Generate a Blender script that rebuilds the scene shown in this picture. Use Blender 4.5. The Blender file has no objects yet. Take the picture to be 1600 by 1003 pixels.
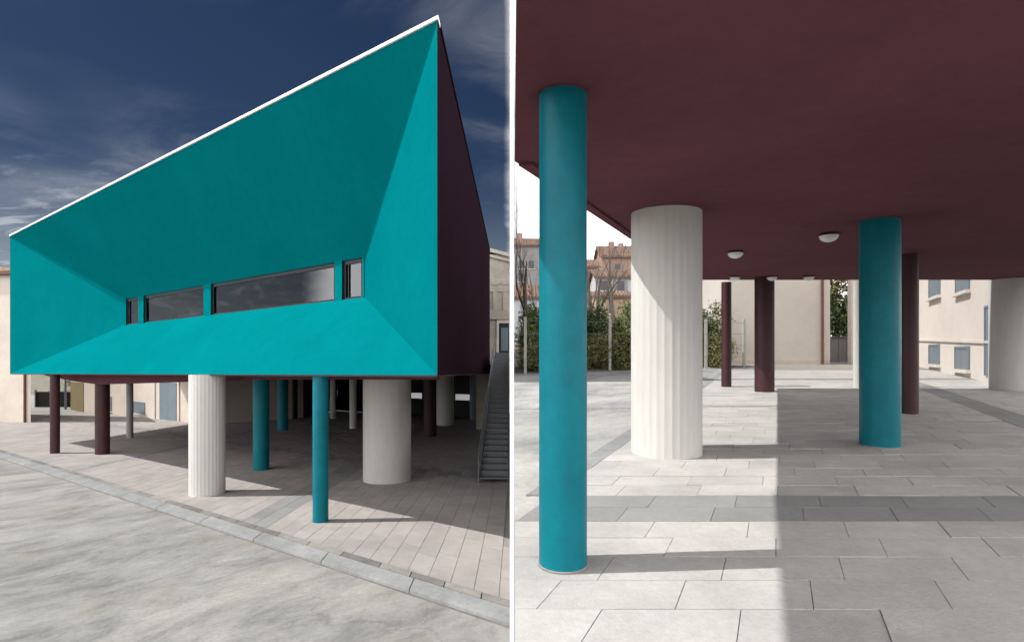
import bpy, bmesh, math, random
from mathutils import Vector, noise as mnoise
random.seed(7)
scn = bpy.context.scene
R_ = math.radians

# ------------------------------------------------------------------ camera
EYE = 4.5                                   # eye height above the lower plaza
cam_d = bpy.data.cameras.new('camera')
cam_d.sensor_fit = 'HORIZONTAL'
cam_d.sensor_width = 36.0
cam_d.lens = 36.0 * 900.0 / 1600.0
cam_d.shift_y = (552.0 - 501.5) / 1600.0
cam_d.clip_start = 0.05
cam_d.clip_end = 6000.0
cam = bpy.data.objects.new('camera', cam_d)
scn.collection.objects.link(cam)
cam.location = (0.0, 0.0, EYE)
cam.rotation_euler = (R_(90), 0.0, 0.0)
scn.camera = cam

# ------------------------------------------------------------------ sun and sky
SUN = Vector((-0.80, -0.06, 1.0)).normalized()          # towards the sun
sun_el = math.asin(SUN.z)
sun_az = math.atan2(SUN.x, SUN.y)
sd = bpy.data.lights.new('sun', 'SUN')
sd.energy = 2.8
sd.angle = R_(0.55)
sd.color = (1.0, 0.975, 0.935)
so = bpy.data.objects.new('sun', sd)
scn.collection.objects.link(so)
so.rotation_euler = SUN.to_track_quat('Z', 'Y').to_euler()
so.location = (-30, -5, 60)

wd = bpy.data.worlds.new('World')
scn.world = wd
wd.use_nodes = True


CLEAR = 43.5                                # half width of the clear sector, degrees


def build_sky():
    nt = wd.node_tree
    N, L = nt.nodes, nt.links
    N.clear()
    out = N.new('ShaderNodeOutputWorld')
    bg = N.new('ShaderNodeBackground')
    bg.inputs['Strength'].default_value = 0.13
    sky = N.new('ShaderNodeTexSky')
    sky.sky_type = 'NISHITA'
    sky.sun_disc = False
    sky.sun_elevation = sun_el
    sky.sun_rotation = sun_az % (2 * math.pi)
    sky.altitude = 900
    sky.air_density = 1.0
    sky.dust_density = 0.6
    sky.ozone_density = 2.5

    def m(op, a, b=None, clamp=False, c=None):
        n = N.new('ShaderNodeMath')
        n.operation = op
        n.use_clamp = clamp
        for i, v in enumerate((a, b, c)):
            if v is None:
                continue
            if isinstance(v, (int, float)):
                n.inputs[i].default_value = v
            else:
                L.new(v, n.inputs[i])
        return n.outputs[0]

    def step(v, a, b, lo=0.0, hi=1.0):
        n = N.new('ShaderNodeMapRange')
        n.interpolation_type = 'SMOOTHSTEP'
        L.new(v, n.inputs['Value'])
        n.inputs['From Min'].default_value = a
        n.inputs['From Max'].default_value = b
        n.inputs['To Min'].default_value = lo
        n.inputs['To Max'].default_value = hi
        return n.outputs['Result']

    tc = N.new('ShaderNodeTexCoord')
    sep = N.new('ShaderNodeSeparateXYZ')
    L.new(tc.outputs['Generated'], sep.inputs[0])
    x, y, z = sep.outputs
    zz = m('ADD', m('MAXIMUM', z, 0.0), 0.22)
    cx, cy = m('DIVIDE', x, zz), m('DIVIDE', y, zz)          # flat cloud deck coordinates

    def deck(sx, sy, rot, scale, detail, rough, dist, off):
        comb = N.new('ShaderNodeCombineXYZ')
        L.new(cx, comb.inputs[0])
        L.new(cy, comb.inputs[1])
        mp = N.new('ShaderNodeMapping')
        mp.inputs['Scale'].default_value = (sx, sy, 1)
        mp.inputs['Rotation'].default_value = (0, 0, R_(rot))
        mp.inputs['Location'].default_value = off
        L.new(comb.outputs[0], mp.inputs[0])
        nz = N.new('ShaderNodeTexNoise')
        nz.inputs['Scale'].default_value = scale
        nz.inputs['Detail'].default_value = detail
        nz.inputs['Roughness'].default_value = rough
        nz.inputs['Distortion'].default_value = dist
        L.new(mp.outputs[0], nz.inputs[0])
        return nz.outputs[0]

    broad = deck(1, 1, 0, 0.9, 3, 0.5, 0.3, (3.1, 1.4, 0))
    wisps = deck(0.9, 1.5, -28, 1.3, 10, 0.60, 1.6, (0.4, 2.2, 0))
    puffs = deck(1.5, 3.0, 10, 4.0, 7, 0.6, 0.4, (1.4, 5.2, 0))
    cirrus = m('MULTIPLY', step(broad, 0.42, 0.68), step(wisps, 0.40, 0.75))
    low = step(z, 0.30, 0.16)
    puff = m('MULTIPLY', m('MULTIPLY', step(puffs, 0.50, 0.66), low), step(broad, 0.40, 0.55))
    cov = m('ADD', m('MULTIPLY', cirrus, 0.085), m('MULTIPLY', puff, 0.075), True)
    cov = m('ADD', cov, step(z, 0.30, 0.02, 0.0, 0.06))
    # pale overcast lies low all round except for the clear sector in the north-west
    hl = m('SQRT', m('ADD', m('MULTIPLY', x, x), m('MULTIPLY', y, y)))
    hx = m('DIVIDE', x, m('MAXIMUM', hl, 0.001))
    hy = m('DIVIDE', y, m('MAXIMUM', hl, 0.001))
    sector = m('ADD', m('MULTIPLY', hx, -math.sin(R_(CLEAR))), m('MULTIPLY', hy, math.cos(R_(CLEAR))))
    away = m('SUBTRACT', math.cos(R_(CLEAR)), sector)
    edge = m('ADD', away, m('MULTIPLY', m('SUBTRACT', wisps, 0.5), 0.025))
    bank = m('MULTIPLY', step(edge, -0.012, 0.030), step(m('ADD', z, m('MULTIPLY', m('SUBTRACT', broad, 0.5), 0.3)), 0.85, 0.55))
    cov2 = m('MAXIMUM', cov, m('MULTIPLY', bank, 0.93))
    # deep polarised blue: the clear sky is saturated before clouds go over it
    hs = N.new('ShaderNodeHueSaturation')
    hs.inputs['Saturation'].default_value = 1.18
    hs.inputs['Value'].default_value = 0.115
    hs.inputs['Hue'].default_value = 0.508
    L.new(sky.outputs[0], hs.inputs['Color'])
    mix = N.new('ShaderNodeMixRGB')
    L.new(cov2, mix.inputs[0])
    L.new(hs.outputs[0], mix.inputs[1])
    mix.inputs[2].default_value = (12.8, 12.7, 12.7, 1)
    L.new(mix.outputs[0], bg.inputs['Color'])
    L.new(bg.outputs[0], out.inputs['Surface'])


build_sky()
vs = scn.view_settings
vs.view_transform = 'Standard'
vs.look = 'None'
vs.exposure = 0.86
vs.gamma = 1.0
vs.use_curve_mapping = False
scn.render.engine = 'CYCLES'
scn.cycles.use_denoising = True
scn.cycles.max_bounces = 8
scn.cycles.diffuse_bounces = 4
scn.cycles.adaptive_threshold = 0.03
scn.cycles.use_light_tree = False
scn.cycles.glossy_bounces = 3
scn.cycles.transmission_bounces = 4
scn.cycles.caustics_reflective = False
scn.cycles.caustics_refractive = False

# ------------------------------------------------------------------ the two plans
SL = -30.0 / 900.0                          # the lower plaza falls gently away from the viewer
SR = 27.0 / 900.0                           # the upper terrace climbs gently
D1 = Vector((-1.9605, 1.4640))              # along the facade of the big block
D2 = Vector((0.0183, 2.0574))               # along its flank
C0 = Vector((-1.8382, 14.14))               # its near corner
HS = 4.44                                   # soffit over plaza
HF = 8.68                                   # height of the block above its soffit


def zl(Y):
    return SL * Y


def zr(Y):
    return EYE - 1.13 + SR * Y


def lp(p, q, h=0.0):
    v = C0 + D1 * p + D2 * q
    return (v.x, v.y, zl(v.y) + h)


def lw(X, Y, h=0.0):
    return (X, Y, zl(Y) + h)


def rp(u, v, h=0.0):
    return (u + 0.461 * v, v, zr(v) + h)


def rw(X, Y, h=0.0):
    return (X, Y, zr(Y) + h)


# ------------------------------------------------------------------ materials
def shader(name, color, rough=0.8, var=0.12, scale=1.5, bump=0.15, bscale=30.0, spec=0.3, metal=0.0,
           tint=None, tscale=0.4, tamt=0.0, piece=0.0, stretch=(1, 1, 1), dist=0.0, bdist=0.02):
    mt = bpy.data.materials.new(name)
    mt.use_nodes = True
    nt = mt.node_tree
    N, L = nt.nodes, nt.links
    b = N['Principled BSDF']
    b.inputs['Roughness'].default_value = rough
    b.inputs['Metallic'].default_value = metal
    b.inputs['Specular IOR Level'].default_value = spec
    geo = N.new('ShaderNodeNewGeometry')
    mp = N.new('ShaderNodeMapping')
    mp.inputs['Scale'].default_value = stretch
    L.new(geo.outputs['Position'], mp.inputs[0])

    def nz(sc, detail=6, rg=0.6, ds=0.0, off=(0, 0, 0)):
        m2 = N.new('ShaderNodeMapping')
        m2.inputs['Location'].default_value = off
        L.new(mp.outputs[0], m2.inputs[0])
        n = N.new('ShaderNodeTexNoise')
        n.inputs['Scale'].default_value = sc
        n.inputs['Detail'].default_value = detail
        n.inputs['Roughness'].default_value = rg
        n.inputs['Distortion'].default_value = ds
        L.new(m2.outputs[0], n.inputs[0])
        return n.outputs[0]

    def rng(v, a, bb, lo, hi):
        n = N.new('ShaderNodeMapRange')
        L.new(v, n.inputs['Value'])
        n.inputs['From Min'].default_value = a
        n.inputs['From Max'].default_value = bb
        n.inputs['To Min'].default_value = lo
        n.inputs['To Max'].default_value = hi
        return n.outputs['Result']

    def mul(a, bb):
        n = N.new('ShaderNodeMath')
        n.operation = 'MULTIPLY'
        L.new(a, n.inputs[0])
        if isinstance(bb, float):
            n.inputs[1].default_value = bb
        else:
            L.new(bb, n.inputs[1])
        return n.outputs[0]

    v = rng(nz(scale, 7, 0.62, dist), 0.3, 0.7, 1 - var, 1 + var)
    v = mul(v, rng(nz(scale * 9, 6, 0.7, 0, (3, 7, 1)), 0.3, 0.7, 1 - var * 0.9, 1 + var * 0.9))
    if piece > 0:
        oi = N.new('ShaderNodeObjectInfo')
        ad = N.new('ShaderNodeMath')
        ad.operation = 'ADD'
        L.new(oi.outputs['Random'], ad.inputs[0])
        L.new(geo.outputs['Random Per Island'], ad.inputs[1])
        fr = N.new('ShaderNodeMath')
        fr.operation = 'FRACT'
        L.new(ad.outputs[0], fr.inputs[0])
        v = mul(v, rng(fr.outputs[0], 0, 1, 1 - piece, 1 + piece))
    base = N.new('ShaderNodeMixRGB')
    base.inputs[1].default_value = (*color, 1)
    base.inputs[2].default_value = (*(tint or color), 1)
    if tint:
        L.new(mul(rng(nz(tscale, 6, 0.6, dist, (11, 4, 2)), 0.40, 0.66, 0, 1), tamt if tamt else 1.0), base.inputs[0])
    else:
        base.inputs[0].default_value = 0
    vm = N.new('ShaderNodeVectorMath')
    vm.operation = 'SCALE'
    L.new(base.outputs[0], vm.inputs[0])
    L.new(v, vm.inputs['Scale'])
    L.new(vm.outputs[0], b.inputs['Base Color'])
    if bump > 0:
        bp = N.new('ShaderNodeBump')
        bp.inputs['Strength'].default_value = bump
        bp.inputs['Distance'].default_value = bdist
        L.new(nz(bscale, 5, 0.65), bp.inputs['Height'])
        L.new(bp.outputs[0], b.inputs['Normal'])
    return mt


M = {}
M['teal'] = shader('teal_plaster', (0.0005, 0.150, 0.166), 0.9, 0.06, 0.35, 0.25, 22, 0.0, tint=(0.0005, 0.136, 0.156), tscale=0.2)
M['teal_gloss'] = shader('teal_paint', (0.0005, 0.142, 0.180), 0.42, 0.09, 1.6, 0.10, 40, 0.18, tint=(0.001, 0.122, 0.158), tscale=2.2)
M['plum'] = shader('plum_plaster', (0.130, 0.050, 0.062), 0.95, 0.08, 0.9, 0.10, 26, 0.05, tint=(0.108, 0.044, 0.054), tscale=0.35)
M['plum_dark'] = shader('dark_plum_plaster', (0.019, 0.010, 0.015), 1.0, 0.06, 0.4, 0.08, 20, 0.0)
M['brown'] = shader('maroon_paint', (0.048, 0.018, 0.020), 0.5, 0.12, 1.8, 0.10, 40, 0.25)
M['white_col'] = shader('white_concrete', (0.53, 0.515, 0.485), 0.75, 0.05, 1.6, 0.10, 35, 0.2, tint=(0.49, 0.475, 0.45), tscale=1.6, stretch=(1, 1, 0.22))
M['grey_col'] = shader('grey_paint', (0.26, 0.25, 0.25), 0.5, 0.05, 1.5, 0.03, 25)
M['coping'] = shader('white_metal_coping', (0.80, 0.79, 0.77), 0.4, 0.03, 2, 0.02, 20, 0.4)
M['slab_l'] = shader('pinkish_stone', (0.345, 0.318, 0.302), 0.85, 0.07, 2.2, 0.15, 40, 0.2, tint=(0.30, 0.275, 0.262), tscale=0.5, piece=0.06)
M['slab_r'] = shader('pale_stone', (0.44, 0.425, 0.405), 0.75, 0.10, 3.0, 0.35, 70, 0.25, tint=(0.385, 0.37, 0.355), tscale=1.4, piece=0.07)
M['slab_dark'] = shader('grey_stone', (0.235, 0.235, 0.230), 0.75, 0.09, 2.5, 0.2, 50, 0.3, piece=0.09)
M['joint'] = shader('joint_mortar', (0.25, 0.235, 0.22), 0.95, 0.1, 3, 0.2, 50)
M['kerb'] = shader('kerb_concrete', (0.27, 0.275, 0.275), 0.9, 0.16, 1.2, 0.3, 25, 0.2, tint=(0.22, 0.225, 0.225), tscale=0.9, piece=0.05)
M['edge'] = shader('edging_stone', (0.19, 0.18, 0.17), 0.85, 0.15, 2.0, 0.3, 25, 0.25, tint=(0.24, 0.225, 0.21), tscale=1.1, piece=0.25)
M['cream'] = shader('cream_render', (0.56, 0.495, 0.43), 0.9, 0.05, 0.5, 0.12, 12, 0.2, tint=(0.50, 0.44, 0.38), tscale=0.3)
M['pale'] = shader('pale_render', (0.60, 0.55, 0.50), 0.9, 0.04, 0.5, 0.12, 14, 0.2, tint=(0.54, 0.49, 0.45), tscale=0.3)
M['blue'] = shader('blue_grey_paint', (0.15, 0.185, 0.215), 0.55, 0.06, 2, 0.05, 30, 0.4)
M['ochre'] = shader('ochre_paint', (0.20, 0.155, 0.07), 0.6, 0.08, 2, 0.05, 30)
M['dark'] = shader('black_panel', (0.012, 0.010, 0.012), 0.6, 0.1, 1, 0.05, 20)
M['steel'] = shader('galvanised_steel', (0.14, 0.15, 0.165), 0.55, 0.12, 2, 0.05, 30, 0.4, metal=0.1)
M['steel_dark'] = shader('stair_plate', (0.14, 0.145, 0.15), 0.6, 0.12, 2, 0.05, 30, 0.4, metal=0.2)
M['stone_old'] = shader('weathered_limestone', (0.40, 0.36, 0.31), 0.9, 0.14, 0.8, 0.3, 14, 0.2, tint=(0.30, 0.28, 0.25), tscale=0.4)
M['frame'] = shader('black_window_frame', (0.010, 0.014, 0.018), 0.45, 0.05, 2, 0.0, 20, 0.4)
M['hazed_glass'] = shader('hazed_window', (0.06, 0.065, 0.075), 0.4, 0.1, 1, 0.0, 20, 0.4)  # grey lightened to put distance haze into the house windows
M['rust'] = shader('brown_pipe', (0.11, 0.045, 0.03), 0.55, 0.1, 2, 0.05, 20, 0.4)
M['terracotta'] = shader('terracotta_tile', (0.19, 0.122, 0.095), 0.9, 0.25, 0.8, 0.3, 6, 0.2, tint=(0.14, 0.095, 0.075), tscale=0.4, piece=0.15)
M['pinkwall'] = shader('pink_render', (0.33, 0.22, 0.18), 0.9, 0.1, 0.3, 0.1, 8, 0.2)
M['peach'] = shader('peach_render', (0.40, 0.29, 0.20), 0.9, 0.1, 0.3, 0.1, 8, 0.2)
M['whitewall'] = shader('bluish_white_render', (0.40, 0.41, 0.43), 0.9, 0.07, 0.3, 0.1, 8, 0.2)
M['greywall'] = shader('grey_render', (0.24, 0.23, 0.23), 0.9, 0.15, 0.2, 0.1, 8, 0.2)
M['soil'] = shader('dry_soil', (0.20, 0.185, 0.165), 0.95, 0.25, 0.8, 0.6, 8, 0.15, tint=(0.13, 0.13, 0.08), tscale=0.3)
M['bark'] = shader('bark', (0.11, 0.09, 0.075), 0.95, 0.2, 3, 0.4, 12, 0.15)
M['post'] = shader('weathered_post', (0.38, 0.37, 0.34), 0.8, 0.12, 3, 0.1, 30, 0.25)
M['dome'] = shader('opal_glass', (0.78, 0.77, 0.75), 0.25, 0.02, 2, 0.0, 20, 0.5)
M['divider'] = shader('white_enamel', (0.88, 0.88, 0.88), 0.35, 0.02, 2, 0.0, 20, 0.4)
M['flash'] = shader('pale_sealant', (0.22, 0.30, 0.33), 0.7, 0.05, 2, 0.0, 20)
M['white_in'] = shader('white_room_paint', (0.75, 0.74, 0.72), 0.9, 0.03, 1, 0.0, 10)


def concrete(name, c1, c2, c3):
    """trowelled concrete: broad clouds with sweeping float marks"""
    mt = bpy.data.materials.new(name)
    mt.use_nodes = True
    N, L = mt.node_tree.nodes, mt.node_tree.links
    b = N['Principled BSDF']
    b.inputs['Roughness'].default_value = 0.85
    b.inputs['Specular IOR Level'].default_value = 0.25
    geo = N.new('ShaderNodeNewGeometry')
    warp = N.new('ShaderNodeTexNoise')
    warp.inputs['Scale'].default_value = 0.22
    warp.inputs['Detail'].default_value = 2
    L.new(geo.outputs['Position'], warp.inputs[0])
    add = N.new('ShaderNodeVectorMath')
    add.operation = 'MULTIPLY_ADD'
    L.new(warp.outputs['Color'], add.inputs[0])
    add.inputs[1].default_value = (2.5, 2.5, 0)
    L.new(geo.outputs['Position'], add.inputs[2])

    def nz(vec, sc, detail, rg, scale=(1, 1, 1), rot=0, ds=0.0):
        mp = N.new('ShaderNodeMapping')
        mp.inputs['Scale'].default_value = scale
        rt = N.new('ShaderNodeMapping')
        rt.inputs['Rotation'].default_value = (0, 0, R_(rot))
        L.new(vec, rt.inputs[0])
        L.new(rt.outputs[0], mp.inputs[0])
        n = N.new('ShaderNodeTexNoise')
        n.inputs['Scale'].default_value = sc
        n.inputs['Detail'].default_value = detail
        n.inputs['Roughness'].default_value = rg
        n.inputs['Distortion'].default_value = ds
        L.new(mp.outputs[0], n.inputs[0])
        return n.outputs[0]

    big = nz(geo.outputs['Position'], 0.30, 5, 0.6)
    sweep = nz(add.outputs[0], 0.95, 15, 0.74, (0.62, 1.25, 1), -62, 0.2)
    fine = nz(geo.outputs['Position'], 14, 6, 0.8)
    mid = nz(add.outputs[0], 2.2, 12, 0.78, (0.45, 1.7, 1), -38, 0.5)
    patch = nz(geo.outputs['Position'], 0.55, 3, 0.5, (1, 1, 1), 0, 0.8)

    def ramp(v, pts):
        r = N.new('ShaderNodeValToRGB')
        el = r.color_ramp.elements
        el[0].position, el[0].color = pts[0][0], (*pts[0][1], 1)
        el[1].position, el[1].color = pts[-1][0], (*pts[-1][1], 1)
        for p, c in pts[1:-1]:
            e = el.new(p)
            e.color = (*c, 1)
        L.new(v, r.inputs[0])
        return r.outputs[0]
    a = ramp(sweep, [(0.36, c2), (0.50, c1), (0.62, c3)])
    c = ramp(big, [(0.35, (0.80, 0.80, 0.80)), (0.65, (1.10, 1.08, 1.04))])
    d = ramp(fine, [(0.32, (0.82, 0.82, 0.82)), (0.68, (1.12, 1.12, 1.12))])
    m1 = N.new('ShaderNodeMixRGB')
    m1.blend_type = 'MULTIPLY'
    m1.inputs[0].default_value = 1
    L.new(a, m1.inputs[1])
    L.new(c, m1.inputs[2])
    m2 = N.new('ShaderNodeMixRGB')
    m2.blend_type = 'MULTIPLY'
    m2.inputs[0].default_value = 1
    L.new(m1.outputs[0], m2.inputs[1])
    L.new(d, m2.inputs[2])
    m3 = N.new('ShaderNodeMixRGB')
    m3.blend_type = 'MULTIPLY'
    m3.inputs[0].default_value = 1
    L.new(m2.outputs[0], m3.inputs[1])
    L.new(ramp(mid, [(0.30, (0.86, 0.86, 0.87)), (0.47, (1, 1, 1)), (0.68, (1.10, 1.10, 1.09))]), m3.inputs[2])
    m4 = N.new('ShaderNodeMixRGB')
    m4.blend_type = 'MULTIPLY'
    m4.inputs[0].default_value = 1
    L.new(m3.outputs[0], m4.inputs[1])
    L.new(ramp(patch, [(0.52, (1, 1, 1)), (0.70, (0.92, 0.90, 0.86))]), m4.inputs[2])
    vo = N.new('ShaderNodeTexVoronoi')
    vo.feature = 'DISTANCE_TO_EDGE'
    vo.inputs['Scale'].default_value = 0.16
    cw = N.new('ShaderNodeVectorMath')
    cw.operation = 'MULTIPLY_ADD'
    wn2 = N.new('ShaderNodeTexNoise')
    wn2.inputs['Scale'].default_value = 1.1
    wn2.inputs['Detail'].default_value = 6
    L.new(geo.outputs['Position'], wn2.inputs[0])
    L.new(wn2.outputs['Color'], cw.inputs[0])
    cw.inputs[1].default_value = (1.6, 1.6, 0)
    L.new(geo.outputs['Position'], cw.inputs[2])
    L.new(cw.outputs[0], vo.inputs['Vector'])
    m5 = N.new('ShaderNodeMixRGB')
    m5.blend_type = 'MULTIPLY'
    m5.inputs[0].default_value = 1
    L.new(m4.outputs[0], m5.inputs[1])
    L.new(ramp(vo.outputs['Distance'], [(0.0, (0.82, 0.82, 0.82)), (0.004, (1, 1, 1))]), m5.inputs[2])
    L.new(m5.outputs[0], b.inputs['Base Color'])
    bp = N.new('ShaderNodeBump')
    bp.inputs['Strength'].default_value = 0.35
    bp.inputs['Distance'].default_value = 0.03
    mx = N.new('ShaderNodeMath')
    mx.operation = 'ADD'
    L.new(sweep, mx.inputs[0])
    L.new(fine, mx.inputs[1])
    L.new(mx.outputs[0], bp.inputs['Height'])
    L.new(bp.outputs[0], b.inputs['Normal'])
    return mt


M['road'] = concrete('trowelled_concrete', (0.295, 0.290, 0.280), (0.205, 0.203, 0.20), (0.345, 0.34, 0.328))
M['road_r'] = concrete('pale_trowelled_concrete', (0.38, 0.38, 0.38), (0.25, 0.26, 0.27), (0.45, 0.45, 0.44))


def glass_mat():
    mt = bpy.data.materials.new('window_glass')
    mt.use_nodes = True
    N, L = mt.node_tree.nodes, mt.node_tree.links
    N.clear()
    out = N.new('ShaderNodeOutputMaterial')
    gl = N.new('ShaderNodeBsdfGlossy')
    gl.inputs['Roughness'].default_value = 0.02
    gl.inputs['Color'].default_value = (0.9, 0.92, 0.95, 1)
    tr = N.new('ShaderNodeBsdfTransparent')
    tr.inputs['Color'].default_value = (0.88, 0.88, 0.88, 1)
    fr = N.new('ShaderNodeFresnel')
    fr.inputs['IOR'].default_value = 2.0
    mx = N.new('ShaderNodeMixShader')
    L.new(fr.outputs[0], mx.inputs[0])
    L.new(tr.outputs[0], mx.inputs[1])
    L.new(gl.outputs[0], mx.inputs[2])
    L.new(mx.outputs[0], out.inputs[0])
    return mt


M['glass'] = glass_mat()


def leaf_mat(name, c, c2):
    mt = shader(name, c, 0.6, 0.1, 1.0, 0.0, 10, 0.3, tint=c2, tscale=0.8, piece=0.35)
    b = mt.node_tree.nodes['Principled BSDF']
    b.inputs['Subsurface Weight'].default_value = 0.0
    return mt


M['leaf_dark'] = leaf_mat('dark_leaves', (0.07, 0.105, 0.035), (0.05, 0.08, 0.03))
M['leaf_mid'] = leaf_mat('mid_leaves', (0.135, 0.165, 0.055), (0.10, 0.13, 0.045))
M['leaf_olive'] = leaf_mat('olive_leaves', (0.19, 0.20, 0.07), (0.15, 0.14, 0.06))
M['leaf_yellow'] = leaf_mat('yellowing_leaves', (0.30, 0.22, 0.05), (0.16, 0.15, 0.05))


# ------------------------------------------------------------------ object helpers
def link(o, parent=None):
    scn.collection.objects.link(o)
    if parent is not None:
        o.parent = parent
    return o


def tag(o, label=None, cat=None, group=None, kind=None):
    if label:
        o['label'] = label
    if cat:
        o['category'] = cat
    if group:
        o['group'] = group
    if kind:
        o['kind'] = kind
    return o


def empty(name, label, cat, group=None, kind=None):
    return link(tag(bpy.data.objects.new(name, None), label, cat, group, kind))


def mesh(name, vs_, fs, mt, parent=None, smooth=False, bevel=0.0):
    me = bpy.data.meshes.new(name)
    me.from_pydata([tuple(v) for v in vs_], [], [tuple(f) for f in fs])
    me.validate()
    bm = bmesh.new()
    bm.from_mesh(me)
    bmesh.ops.recalc_face_normals(bm, faces=bm.faces)
    bm.to_mesh(me)
    bm.free()
    me.materials.append(M[mt])
    if smooth:
        me.polygons.foreach_set('use_smooth', [True] * len(me.polygons))
        me.set_sharp_from_angle(angle=R_(40))
    o = link(bpy.data.objects.new(name, me), parent)
    if bevel > 0:
        b = o.modifiers.new('edges', 'BEVEL')
        b.width = bevel
        b.segments = 2
        b.limit_method = 'ANGLE'
        b.angle_limit = R_(40)
    return o


def hexa(b4, t4):
    """eight corners, bottom ring then top ring"""
    return list(b4) + list(t4), [(3, 2, 1, 0), (4, 5, 6, 7), (0, 1, 5, 4), (1, 2, 6, 5), (2, 3, 7, 6), (3, 0, 4, 7)]


def boxes(name, lst, mt, parent=None, bevel=0.0):
    """several convex eight-corner solids in one part"""
    V, F = [], []
    for b4, t4 in lst:
        v, f = hexa(b4, t4)
        k = len(V)
        V += v
        F += [tuple(i + k for i in ff) for ff in f]
    return mesh(name, V, F, mt, parent, bevel=bevel)


def lbox(p0, p1, q0, q1, h0, h1, f=lp):
    c = [(p0, q0), (p1, q0), (p1, q1), (p0, q1)]
    return [f(a, b, h0) for a, b in c], [f(a, b, h1) for a, b in c]


def prism(name, poly, fz0, fz1, mt, parent=None, bevel=0.0):
    n = len(poly)
    V = [(x, y, fz0(x, y)) for x, y in poly] + [(x, y, fz1(x, y)) for x, y in poly]
    F = [tuple(range(n - 1, -1, -1)), tuple(range(n, 2 * n))] + [(i, (i + 1) % n, n + (i + 1) % n, n + i) for i in range(n)]
    return mesh(name, V, F, mt, parent, bevel=bevel)


def wallbox(a, b, th, z0, z1, name, mt, parent=None, bevel=0.0):
    """an upright slab between plan points a and b, th thick towards its back"""
    a, b = Vector(a), Vector(b)
    d = (b - a).normalized()
    n = Vector((-d.y, d.x)) * th
    c = [a, b, b + n, a + n]
    return boxes(name, [([(p.x, p.y, z0) for p in c], [(p.x, p.y, z1) for p in c])], mt, parent, bevel)


def tube_verts(pts, rads, n=8):
    V, F = [], []
    prev = None
    for i, (p, r) in enumerate(zip(pts, rads)):
        p = Vector(p)
        t = (Vector(pts[min(i + 1, len(pts) - 1)]) - Vector(pts[max(i - 1, 0)])).normalized()
        a = t.orthogonal().normalized() if prev is None else (prev - t * prev.dot(t)).normalized()
        prev = a
        c = t.cross(a)
        for k in range(n):
            an = 2 * math.pi * k / n
            V.append(p + (a * math.cos(an) + c * math.sin(an)) * r)
    for i in range(len(pts) - 1):
        for k in range(n):
            F.append((i * n + k, i * n + (k + 1) % n, (i + 1) * n + (k + 1) % n, (i + 1) * n + k))
    F.append(tuple(range(n - 1, -1, -1)))
    F.append(tuple(range((len(pts) - 1) * n, len(pts) * n)))
    return V, F


def tube(name, pts, r, mt, parent=None, n=10):
    V, F = tube_verts(pts, [r] * len(pts), n)
    return mesh(name, V, F, mt, parent, smooth=True)


# ------------------------------------------------------------------ ground
def terrain():
    S = 2500.0
    g = mesh('ground', [(-S, -S, -4.2), (S, -S, -4.2), (S, S, -4.2), (-S, S, -4.2)], [(0, 1, 2, 3)], 'soil')
    tag(g, kind='structure')
    # lower plaza road sheet
    poly = [(-140, -12), (-0.0, -12), (0.0, 120), (-140, 120)]
    o = prism('road', poly, lambda x, y: -4.6, lambda x, y: zl(y) - 0.12, 'road')
    tag(o, kind='structure')
    # upper terrace: a solid bank held by a wall along its western edge
    poly = [(0.006, -12), (0.0095, 2), (0.14, 40), (0.45, 130), (170, 130), (170, -12)]
    o = prism('terrace', poly, lambda x, y: -4.5, lambda x, y: zr(y) - 0.016, 'road_r')
    tag(o, kind='structure')
    # rough verge under the shrubs
    poly = [(0.075, 17.6), (3.6, 19.0), (8.2, 21.0), (9.0, 40), (30, 120), (0.42, 120)]
    n = len(poly)
    o = mesh('verge', [(x, y, zr(y) - 0.008) for x, y in poly], [tuple(range(n))], 'soil')
    tag(o, kind='structure')


terrain()


def slabs(name, cells, mesh_for, base_parent, mats, dark_of, area_of, limit=300):
    """cells: list of (origin, key). The largest in view become single slabs, the others one joined part."""
    cells = sorted(cells, key=area_of, reverse=True)
    cache = {}
    for c in cells[:limit]:
        k = (c[3], dark_of(c))
        if k not in cache:
            V, F = mesh_for(c)
            me = bpy.data.meshes.new(name)
            me.from_pydata(V, [], F)
            me.materials.append(M[mats[1] if dark_of(c) else mats[0]])
            cache[k] = me
        o = bpy.data.objects.new(name, cache[k])
        o.location = (c[2][0], c[2][1], c[2][2] + random.uniform(-0.0025, 0.0025))
        link(o, base_parent)
    for dk in (False, True):
        V, F = [], []
        for c in cells[limit:]:
            if dark_of(c) != dk:
                continue
            v, f = mesh_for(c)
            k = len(V)
            dz = random.uniform(-0.003, 0.003)
            V += [(a + c[2][0], b + c[2][1], cc + c[2][2] + dz) for a, b, cc in v]
            F += [tuple(i + k for i in ff) for ff in f]
        if V:
            me = bpy.data.meshes.new('far_paving')
            me.from_pydata(V, [], F)
            me.materials.append(M[mats[1] if dk else mats[0]])
            tag(link(bpy.data.objects.new('far_paving', me), base_parent), kind='stuff')


def in_view(P):
    if P[1] < 0.5:
        return 0
    x = 800 + 900 * P[0] / P[1]
    y = 552 - 900 * (P[2] - EYE) / P[1]
    return 1 if (-20 < x < 1620 and y < 1040) else 0


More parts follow.
